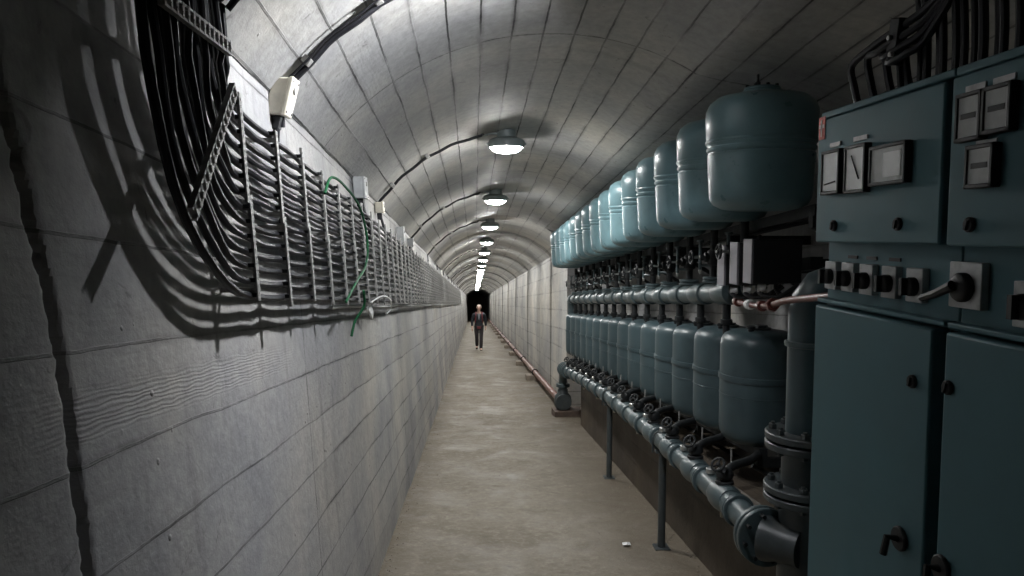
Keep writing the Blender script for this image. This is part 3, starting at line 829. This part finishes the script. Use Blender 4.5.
for i in range(NT - 1):
    t = V1 if i == 0 else copy_tree(V1, mp(3.55 + LP * i) - mp(3.55))
    t['label'] = f'black hand valve on top of the lower flanged pipe, {ORD[i]} from the thick upright pipe'

# ------------------------------------------------------------------ thick upright pipe by the cabinets
VX, VY, VR = 1.402, 3.0, .088
t = thing('riser_pipe', 'thick teal upright pipe with bolted flanges beside the cabinets', 'pipe', W(VX, VY, 0))
b = W(VX, VY, 0)
P = [W(VX, VY, 1.06), W(VX, VY, 1.60), W(VX + .008, VY - .003, 1.65), W(VX + .04, VY - .01, 1.70), W(VX + .10, VY - .02, 1.722), W(VX + .25, VY - .03, 1.726), W(1.91, VY - .04, 1.726)]
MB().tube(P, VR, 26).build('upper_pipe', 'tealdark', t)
MB().tube([W(VX, VY, .85), W(VX, VY, 1.06)], .10, 26).build('valve_spool', 'darkpipe', t)
MB().tube([W(VX, VY, .0), W(VX, VY, .85)], .108, 26).build('lower_pipe', 'darkpipe', t)
mb = MB()
MB().lathe(b + Vector((0, 0, 1.46)), [(VR - .002, 0), (VR + .012, .004), (VR + .014, .014), (VR + .012, .024), (VR - .002, .028)], 26).build('collar', 'pipe', t)
for w in (1.085, .86):
    mb = MB(); mb.disc(b + Vector((0, 0, w)), (0, 0, 1), .170, .030, 32); mb.disc(b + Vector((0, 0, w - .04)), (0, 0, 1), .170, .030, 32)
    fl = mb.build('flange', 'darkpipe', t)
    for k in range(8):
        a = 2 * PI * k / 8 + .3; c = b + Vector((.138 * math.cos(a), .138 * math.sin(a), w))
        mb = MB(); mb.tube([c + Vector((0, 0, -.075)), c + Vector((0, 0, .045))], .009, 8); mb.disc(c + Vector((0, 0, .026)), (0, 0, 1), .018, .02, 6, .002); mb.disc(c + Vector((0, 0, -.062)), (0, 0, 1), .018, .02, 6, .002)
        mb.build('bolt', 'darkpipe', fl)
# ------------------------------------------------------------------ three boxes with grey edges, red pipe
BX = 1.32
rail = MB(); rail.hexa([W(1.56, 3.36, 1.80), W(1.62, 3.36, 1.80), W(1.62, 3.98, 1.80), W(1.56, 3.98, 1.80), W(1.56, 3.36, 1.86), W(1.62, 3.36, 1.86), W(1.62, 3.98, 1.86), W(1.56, 3.98, 1.86)])
rail.box(W(1.77, 3.45, 1.83), (.30, .04, .05)); rail.box(W(1.77, 3.9, 1.83), (.30, .04, .05))
single(rail, 'mounting_rail', 'valve', 'black steel rail on the alcove wall behind the three boxes', 'rail', W(1.9, 3.67, 1.83))
for i in range(3):
    y = 3.49 + .19 * i
    lab = ('grey-fronted electrical box with shade-black sides, nearest of three by the upright pipe', 'grey-fronted electrical box with shade-black sides, middle of three', 'grey-fronted electrical box with shade-black sides, farthest of three at the pipe end')[i]
    t = thing('electrical_box', lab, 'electrical box', W(BX + .12, y, 1.74), 'boxes between the tank rows')
    MB().box(W(BX + .12, y, 1.848), (.236, .105, .21)).build('case', 'boxshade', t, .006)  # sides coloured black for shade, only the lit front stays grey
    MB().box(W(BX - .004, y, 1.848), (.012, .109, .214)).build('front_cover', 'boxface', t, .003)
    mb = MB(); mb.lathe(W(BX + .05, y, 1.945), [(.012, 0), (.012, .02), (.006, .028), (0, .03)], 10); mb.build('terminal', 'valve', t)
    for k in range(2):
        p0 = W(BX + .05 + .09 * k, y, 1.745)
        MB().tube(smooth_path([p0, p0 + Vector((-.005, .0, -.03)), p0 + Vector((.01, -.05, -.06)), p0 + Vector((.06, -.12, -.055)), p0 + Vector((.13, -.15, .0))], 5), .011, 8).build('cable_tail', 'cable', t)
    MB().disc(W(BX + .06, y - .015, 1.715), (1, -.4, 0), .022, .04, 12).build('white_gland', 'white', t)
P = smooth_path([W(1.43, 3.98, 1.66), W(1.40, 3.78, 1.645), W(1.37, 3.5, 1.632), W(1.31, 3.2, 1.635), W(1.25, 2.9, 1.655), W(1.205, 2.6, 1.663), W(1.17, 2.30, 1.67), W(1.17, 2.17, 1.67)], 6)
t = thing('red_pipe', 'thin red pipe running from the flanged pipe to the cabinets', 'pipe', P[0])
MB().tube(P, .014, 10).build('pipe_run', 'red', t)
for k in (3, 9, 14):
    d = (P[k + 1] - P[k]).normalized(); mb = MB(); mb.disc(P[k], d, .026, .06, 12); mb.build('union', 'white' if k == 9 else 'red', t)
mb = MB(); mb.disc(P[19], (P[20] - P[19]).normalized(), .030, .05, 6); mb.build('union', 'red', t)

# ------------------------------------------------------------------ switch cabinets
XF = 1.03
def fz(y): return -S * y
def lock(t, y, z, x=XF):
    mb = MB(); mb.disc(Vector((x - .004, y, z)), (1, 0, 0), .016, .010, 16, .002); mb.box((x - .010, y, z), (.008, .006, .022), Matrix.Rotation(.3, 3, 'X'))
    return mb
def meter(parent, y0, y1, z0, z1, dial, needle, name_y=None, bars=0):
    x = XF
    yc, zc = (y0 + y1) / 2, (z0 + z1) / 2; w, h = abs(y1 - y0), abs(z1 - z0); bz = .009
    mb = MB()
    for (a, b, c, d) in ((y0, y1, z1 - bz, z1), (y0, y1, z0, z0 + bz), (y0, y0 + bz, z0, z1), (y1 - bz, y1, z0, z1)):
        mb.span((x - .020, a, c), (x, b, d))
    f = mb.build('meter_frame', 'black', parent, .002)
    MB().span((x - .0165, y0 + bz, z0 + bz), (x - .002, y1 - bz, z1 - bz)).build('dial', dial, f)
    if needle:
        a = Vector((x - .0175, yc - w * .22, zc - h * .22)); b = Vector((x - .0175, yc + w * .16, zc + h * .28))
        if needle == 'flat': a, b = Vector((x - .0175, yc - w * .3, zc - h * .22)), Vector((x - .0175, yc + w * .3, zc - h * .27))
        MB().tube([a, b], .002, 6).build('needle', 'black', f)
    if bars:
        MB().span((x - .0178, yc - w * .28, zc - .004), (x - .0160, yc + w * .28, zc + .007)).build('scale_bar', 'valve', f)
    return f
def name_plate(parent, yc, z, w=.06, h=.012):
    MB().span((XF - .004, yc - w / 2, z), (XF, yc + w / 2, z + h)).build('name_plate', 'plate', parent)
def switch(parent, y, z, w, h, knob_r, lever):
    x = 1.075
    mb = MB(); mb.span((x - .018, y - w / 2, z - h / 2), (x, y + w / 2, z + h / 2)); s = mb.build('switch_plate', 'plate', parent, .002)
    mb = MB(); mb.lathe((x - .018, y, z - h * .04), [(knob_r, 0), (knob_r, .012), (knob_r * .85, .018), (knob_r * .5, .021), (0, .021)], 20, (-1, 0, 0))
    if lever: mb.tube([Vector((x - .045, y, z)), Vector((x - .05, y + .05, z - .022)), Vector((x - .05, y + .10, z - .036))], [.012, .010, .008], 8)
    else: mb.box((x - .044, y, z - h * .04), (.016, knob_r * .5, knob_r * 1.8))
    mb.build('knob', 'black', s)
    return s
def cabinet(y0, y1, label, first):
    g = 0.016
    t = thing('switch_cabinet', label, 'cabinet', (1.3, (y0 + y1) / 2, fz((y0 + y1) / 2)), 'switch cabinets')
    mb = MB()
    X0, X1 = 1.075, 1.60
    mb.hexa([Vector((X0, y0, fz(y0))), Vector((X1, y0, fz(y0))), Vector((X1, y1, fz(y1))), Vector((X0, y1, fz(y1))),
             Vector((X0, y0, 1.986)), Vector((X1, y0, 1.986)), Vector((X1, y1, 1.986)), Vector((X0, y1, 1.986))])
    mb.build('cabinet_body', 'cab', t, .004)
    MB().span((XF + .010, y0, 1.985), (X1 + .005, y1, 2.004)).build('top_cover', 'cab', t, .004)
    # black sheet behind the upper door: shade of the gap put in as colour
    MB().span((X0 - .004, y0 + .002, 1.64), (X0 - .001, y1 - .002, 1.98)).build('door_shade_sheet', 'gapshade', t)
    ud = MB().span((XF, y0 + g, 1.62), (X0 - .004, y1 - .004, 1.980)).build('upper_door', 'cab', t, .006)
    ld = MB().span((XF, y0 + .026, fz(y0) + .03), (X0 - .001, y1 - .018, 1.432)).build('lower_door', 'cab', t, .006)
    MB().span((XF + .012, y0 + .004, 1.440), (X0, y1 - .004, 1.452)).build('ledge', 'cab', t, .003)
    MB().span((X0 - .002, y0 + .003, fz(y1)), (X0 - .0005, y0 + .024, 1.43)).build('door_gap_shade', 'gapshade', t)  # black strip colours in the shade between the lower doors
    if first:
        meter(ud, 2.022, 2.128, 1.757, 1.882, 'paper', 'flat'); meter(ud, 1.886, 1.994, 1.754, 1.882, 'paper', 'tilt'); meter(ud, 1.705, 1.866, 1.766, 1.866, 'grime', None)
        mb = MB(); mb.span((XF - .0185, 1.725, 1.785), (XF - .0160, 1.80, 1.845)); mb.build('register', 'paper', ud)
        name_plate(ud, 2.078, 1.892); name_plate(ud, 1.94, 1.893, .07)
        mb = lock(t, 2.07, 1.668); mb.build('lock', 'valve', ud); mb = lock(t, 1.75, 1.669); mb.build('lock', 'valve', ud)
        s = MB().span((XF - .002, 2.146, 1.922), (XF, 2.184, 2.0 - .012)).build('warning_sticker', 'sticker', ud); s['label'] = 'red sticker with pale marks'
        mb = MB(); mb.span((XF - .003, 2.150, 1.955), (XF - .002, 2.180, 1.965)); mb.span((XF - .003, 2.162, 1.930), (XF - .002, 2.170, 1.980)); mb.build('sticker_print', 'sticker2', s)
        for yy in (2.145, 2.045, 1.945, 1.835, 1.725): switch(t, yy, 1.522, .066, .082, .023, False)
        for yy in (2.045, 1.945, 1.835): MB().span((1.071, yy - .025, 1.575), (1.075, yy + .025, 1.584)).build('name_plate', 'valve', t)
        lock(t, 1.665, 1.30).build('lock', 'valve', ld)
        mb = MB(); mb.disc((XF - .004, 1.69, .91), (1, 0, 0), .030, .012, 18, .003); mb.tube([Vector((XF - .01, 1.69, .91)), Vector((XF - .035, 1.69, .915)), Vector((XF - .04, 1.695, .87))], .009, 8); mb.build('door_handle', 'valve', ld)
    else:
        meter(ud, 1.45, 1.53, 1.836, 1.936, 'grime', None, bars=1); meter(ud, 1.367, 1.449, 1.842, 1.936, 'grime', None, bars=1); meter(ud, 1.408, 1.492, 1.738, 1.832 - .006, 'grime', None, bars=1)
        name_plate(ud, 1.49, 1.940); name_plate(ud, 1.408, 1.940); name_plate(ud, 1.45, 1.826, .06, .009)
        lock(t, 1.489, 1.665).build('lock', 'valve', ud)
        switch(t, 1.54, 1.535, .105, .10, .032, True); switch(t, 1.36, 1.51, .07, .09, .026, False); switch(t, 1.22, 1.51, .07, .09, .026, False)
        lock(t, 1.535, 1.313).build('lock', 'valve', ld)
        mb = MB(); mb.disc((XF - .004, 1.53, .91), (1, 0, 0), .030, .012, 18, .003); mb.tube([Vector((XF - .01, 1.53, .91)), Vector((XF - .035, 1.53, .915)), Vector((XF - .04, 1.525, .87))], .009, 8); mb.build('door_handle', 'valve', ld)
    return t
cabinet(1.578, 2.195, 'teal switch cabinet with white meters and five switches, beside the tanks', True)
cabinet(.957, 1.574, 'teal switch cabinet with grey meters and one large lever switch, nearest the camera', False)

# cables that loop from a clamp down into the first cabinet
cl = W(1.115, 1.93, 2.36)
for k in range(4):
    y = 2.13 - .055 * k
    P = smooth_path([Vector((1.12 + .02 * k, y, 2.008)), Vector((1.115 + .02 * k, y + .02, 2.07)), Vector((1.11 + .012 * k, y + .03 - .01 * k, 2.135 + .006 * k)), Vector((1.115, 2.06 - .03 * k, 2.165 - .02 * k)), Vector((1.125, 1.97 - .02 * k, 2.185 - .024 * k)), Vector((1.15, 1.86, 2.22 - .025 * k)), Vector((1.17, 1.74, 2.30)), Vector((1.12, 1.70, 2.44)), ], 6)
    single(MB().tube(P, .0105, 8), 'control_cable', 'cable', f'thin black cable looping into the cabinet with white meters, {ORD[k]} from the tanks', 'cable', P[0], 'loops above the cabinet with white meters')
t = thing('cable_clamp', 'black clamp block gathering the cable loops above the cabinets', 'clamp', Vector((1.13, 1.95, 2.12)))
MB().box((1.128, 1.96, 2.155), (.03, .045, .12), Matrix.Rotation(math.radians(12), 3, 'X')).build('clamp_block', 'valve', t, .003)
for z in (2.12, 2.165): MB().disc((1.108, 1.955 + (z - 2.14) * .2, z), (1, 0, 0), .007, .012, 8, .001).build('bolt', 'steel', t)
MB().tube([Vector((1.14, 1.965, 2.10)), Vector((1.15, 1.965, 2.006))], .009, 8).build('post', 'valve', t)
cb = [Vector((1.045, 2.02, 2.40)), Vector((1.085, 1.46, 2.425))]
mb = MB(); d = (cb[1] - cb[0]).normalized(); R = Matrix((d, Vector((0, 0, 1)).cross(d).normalized(), d.cross(Vector((0, 0, 1)).cross(d)).normalized())).transposed()
mb.box((cb[0] + cb[1]) / 2, ((cb[1] - cb[0]).length, .012, .03), R)
for k in range(14): mb.disc(cb[0] + d * (.03 + .038 * k) + Vector((-.008, 0, 0)), (1, 0, 0), .008, .014, 8, .001)
mb.tube([cb[0] + d * .02, cb[0] + d * .02 + Vector((.14, 0, .22))], .009, 8); mb.tube([cb[1] - d * .02, cb[1] - d * .02 + Vector((.14, 0, .20))], .009, 8)
single(mb, 'clamp_bar', 'galv', 'clamp bar across the cables above the cabinets', 'clamp bar', cb[0], 'clamp bars across the cable bend')

# ------------------------------------------------------------------ floor pipe on blocks along the far right wall
FX, FW, FR = 1.29, .175, .052
t = thing('floor_pipe', 'reddish brown pipe running along the foot of the right wall', 'pipe', W(FX, 10.8, FW))
MB().tube([W(FX, 10.78, FW + .03), W(FX, 11.3, FW)] + [W(FX, 12 + 2 * k, FW) for k in range(39)], FR, 16).build('pipe_run', 'rust', t)
BY = [15.6 + 3.75 * k for k in range(11)]
for y in BY:
    MB().ring(W(FX, y - .1, FW), axd, FR + .006, .016, 18, 6).build('clamp', 'valve', t)
for k in range(11):
    y = BY[k]
    mb = MB(); mb.box(W(FX - .04, y, .06), (.30, .26, .122), Matrix.Rotation(math.radians(3 * (-1) ** k), 3, 'Z'))
    single(mb, 'support_block', 'block', f'stained concrete block under the reddish floor pipe, {ORD[k]} from the elbow', 'block', W(FX - .04, y, 0), 'blocks under the floor pipe', .01)

# ------------------------------------------------------------------ the walking person
def skin_obj(name, mat, parent, nodes, edges, root, base, lvl=2):
    me = bpy.data.meshes.new(name)
    keys = list(nodes); ix = {k: i for i, k in enumerate(keys)}
    me.from_pydata([Vector(nodes[k][0]) + base - parent_world(parent) for k in keys], [(ix[a], ix[b]) for a, b in edges], [])
    me.materials.append(M[mat])
    o = bpy.data.objects.new(name, me); C.objects.link(o)
    if parent: o.parent = parent
    sk = o.modifiers.new('skin', 'SKIN'); sk.use_smooth_shade = True
    ss = o.modifiers.new('subdivision', 'SUBSURF'); ss.levels = lvl; ss.render_levels = lvl
    data = me.skin_vertices[0].data if me.skin_vertices else None
    if data is None:
        me.skin_vertices_add() if hasattr(me, 'skin_vertices_add') else None
        data = me.skin_vertices[0].data
    for k, i in ix.items():
        r = nodes[k][1]; data[i].radius = r if isinstance(r, tuple) else (r, r); data[i].use_root = (k == root)
    return o
HB = W(.17, 25.9, 0)
t = thing('person', 'person in dark jacket walking toward the camera down the corridor', 'person', HB)
N = dict(pelvis=((0, 0, .86), (.135, .10)), belly=((0, -.01, 1.0), (.125, .09)), chest=((0, -.02, 1.17), (.145, .10)), neckb=((0, -.01, 1.325), (.075, .06)), neck=((0, -.02, 1.38), .05),
         jaw=((0, -.04, 1.43), (.055, .065)), face=((0, -.03, 1.50), (.063, .08)), crown=((0, -.01, 1.565), (.055, .068)))
E = [('pelvis', 'belly'), ('belly', 'chest'), ('chest', 'neckb'), ('neckb', 'neck'), ('neck', 'jaw'), ('jaw', 'face'), ('face', 'crown')]
for s, nm, ky, fy, fz_ in ((-1, 'l', -.10, .20, .10), (1, 'r', -.13, -.24, .05)):
    hipx = .085 * s
    N[nm + 'hip'] = ((hipx, 0, .82), .085); N[nm + 'knee'] = ((hipx * .9, ky if nm == 'r' else -.02, .46), .058)
    N[nm + 'calf'] = ((hipx * .85, (ky + fy) / 2 if nm == 'r' else .07, .30), .052)
    N[nm + 'ankle'] = ((hipx * .8, fy if nm == 'r' else .17, fz_ + .03), .036)
    N[nm + 'toe'] = ((hipx * .95, (fy if nm == 'r' else .17) - .15, .035), (.036, .028))
    E += [('pelvis', nm + 'hip'), (nm + 'hip', nm + 'knee'), (nm + 'knee', nm + 'calf'), (nm + 'calf', nm + 'ankle'), (nm + 'ankle', nm + 'toe')]
    sw = -.10 if nm == 'l' else .08
    N[nm + 'sho'] = ((.185 * s, -.01, 1.27), .058); N[nm + 'elb'] = ((.235 * s, .02 + sw * .2, 1.03), .042); N[nm + 'wri'] = ((.235 * s, -.04 + sw, .82), .028); N[nm + 'palm'] = ((.232 * s, -.055 + sw, .765), (.034, .02))
    E += [('chest', nm + 'sho'), (nm + 'sho', nm + 'elb'), (nm + 'elb', nm + 'wri'), (nm + 'wri', nm + 'palm')]
    for q in range(4):
        N[nm + 'f%d' % q] = ((.232 * s, -.08 + .017 * q + sw, .69 - (.008 if q in (1, 2) else 0)), .009); E.append((nm + 'palm', nm + 'f%d' % q))
    N[nm + 'th'] = ((.215 * s, -.10 + sw, .735), .010); E.append((nm + 'palm', nm + 'th'))
skin_obj('body', 'skin', t, N, E, 'pelvis', HB)
# jacket, trousers, shoes, straps, hair, features
J = {k: (N[k][0], tuple(q * 1.13 for q in N[k][1]) if isinstance(N[k][1], tuple) else N[k][1] * 1.2) for k in ('pelvis', 'belly', 'chest', 'neckb', 'lsho', 'lelb', 'lwri', 'rsho', 'relb', 'rwri')}
J['pelvis'] = ((0, 0, .93), (.155, .118)); J['hem'] = ((0, .0, .80), (.165, .125)); J['lwri'] = ((-.235, -.12, .845), .042); J['rwri'] = ((.235, .04, .845), .042); J['neckb'] = ((0, -.01, 1.35), (.085, .075))
skin_obj('jacket', 'jacket', t, J, [('hem', 'pelvis'), ('pelvis', 'belly'), ('belly', 'chest'), ('chest', 'neckb'), ('chest', 'lsho'), ('lsho', 'lelb'), ('lelb', 'lwri'), ('chest', 'rsho'), ('rsho', 'relb'), ('relb', 'rwri')], 'pelvis', HB)
TR = {k: (N[k][0], tuple(q * 1.10 for q in N[k][1]) if isinstance(N[k][1], tuple) else N[k][1] * 1.2) for k in ('pelvis', 'lhip', 'lknee', 'lcalf', 'lankle', 'rhip', 'rknee', 'rcalf', 'rankle')}
for q in 'lr':
    a = N[q + 'ankle'][0]; TR[q + 'ankle'] = ((a[0], a[1] + .01, a[2] - .03), .058); TR[q + 'calf'] = (TR[q + 'calf'][0], .072)
skin_obj('trousers', 'trousers', t, TR, [('pelvis', 'lhip'), ('lhip', 'lknee'), ('lknee', 'lcalf'), ('lcalf', 'lankle'), ('pelvis', 'rhip'), ('rhip', 'rknee'), ('rknee', 'rcalf'), ('rcalf', 'rankle')], 'pelvis', HB)
for nm in 'lr':
    a, b = Vector(N[nm + 'ankle'][0]), Vector(N[nm + 'toe'][0])
    skin_obj('shoe', 'shoe', t, dict(h=((a.x, a.y + .03, a.z - .045), .04), m=((a + b) / 2 + Vector((0, 0, -.012)), (.044, .036)), b=(b + Vector((0, -.02, 0)), (.04, .03))), [('h', 'm'), ('m', 'b')], 'm', HB, 1)
mb = MB()
for s in (-1, 1):
    mb.tube(smooth_path([HB + Vector(q) for q in ((.10 * s, .12, 1.22), (.105 * s, .06, 1.335), (.105 * s, -.06, 1.325), (.11 * s, -.145, 1.22), (.12 * s, -.14, 1.08), (.13 * s, -.09, .98))], 5), .020, 6)
mb.build('backpack_strap', 'strap', t)
mb = MB(); mb.lathe(HB + Vector((0, .005, .80)), [(.150, -.03), (.162, 0), (.160, .06)], 20); mb.build('waistband', 'strap', t)
mb = MB(); mb.add([HB + Vector(q) for q in ((-.045, -.125, 1.30), (.045, -.125, 1.30), (.012, -.155, 1.10), (-.012, -.155, 1.10), (-.04, -.10, 1.30), (.04, -.10, 1.30), (.01, -.13, 1.10), (-.01, -.13, 1.10))],
              [(0, 1, 2, 3), (7, 6, 5, 4), (0, 4, 5, 1), (1, 5, 6, 2), (2, 6, 7, 3), (3, 7, 4, 0)]); mb.build('shirt_front', 'shirt', t)
mb = MB(); c = HB + Vector((0, .012, 1.535))
mb.lathe(c, [(.074, -.03), (.080, .0), (.075, .03), (.057, .056), (.03, .068), (0, .071)], 20, (0, .25, 1)); mb.build('hair', 'hair', t)
mb = MB(); mb.lathe(HB + Vector((0, -.112, 1.475)), [(0, -.012), (.012, 0), (.008, .025), (0, .035)], 8); mb.build('nose', 'skin', t)
mb = MB()
for s in (-1, 1): mb.lathe(HB + Vector((.028 * s, -.108, 1.505)), [(0, -.007), (.009, 0), (0, .007)], 8)
mb.build('eye', 'valve', t)
mb = MB(); mb.box(HB + Vector((0, -.104, 1.435)), (.04, .01, .008)); mb.build('mouth', 'strap', t)
mb = MB()
for s in (-1, 1): mb.lathe(HB + Vector((.077 * s, -.02, 1.495)), [(0, -.03), (.012, -.01), (.014, .012), (0, .028)], 8)
mb.build('ear', 'skin', t)

# ------------------------------------------------------------------ world, camera, view
w = bpy.data.worlds.new('tunnel_dark'); bpy.context.scene.world = w; w.use_nodes = True
w.node_tree.nodes['Background'].inputs[0].default_value = (0, 0, 0, 1); w.node_tree.nodes['Background'].inputs[1].default_value = 0
FPX = 740.
pitch = math.atan(56 / FPX); yaw = .0515
cy, sy = math.cos(yaw), math.sin(yaw)
fw = Vector((sy * math.cos(pitch), cy * math.cos(pitch), -math.sin(pitch)))
rt = Vector((cy, -sy, 0)); up = rt.cross(fw)
cam = bpy.data.cameras.new('camera'); cam.sensor_width = 36; cam.lens = FPX / 1024 * 36; cam.clip_start = .02; cam.clip_end = 300
co = bpy.data.objects.new('camera', cam); C.objects.link(co)
mw = Matrix((rt, up, -fw)).transposed().to_4x4(); mw.translation = Vector((0, 0, CAM_H)); co.matrix_world = mw
sc = bpy.context.scene; sc.camera = co
sc.view_settings.view_transform = 'Standard'; sc.view_settings.look = 'None'; sc.view_settings.gamma = 1; sc.view_settings.use_curve_mapping = False
sc.view_settings.exposure = 0.0
sc.cycles.use_denoising = True
sc.cycles.max_bounces = 6; sc.cycles.diffuse_bounces = 4; sc.cycles.glossy_bounces = 3
sc.cycles.sample_clamp_indirect = 6
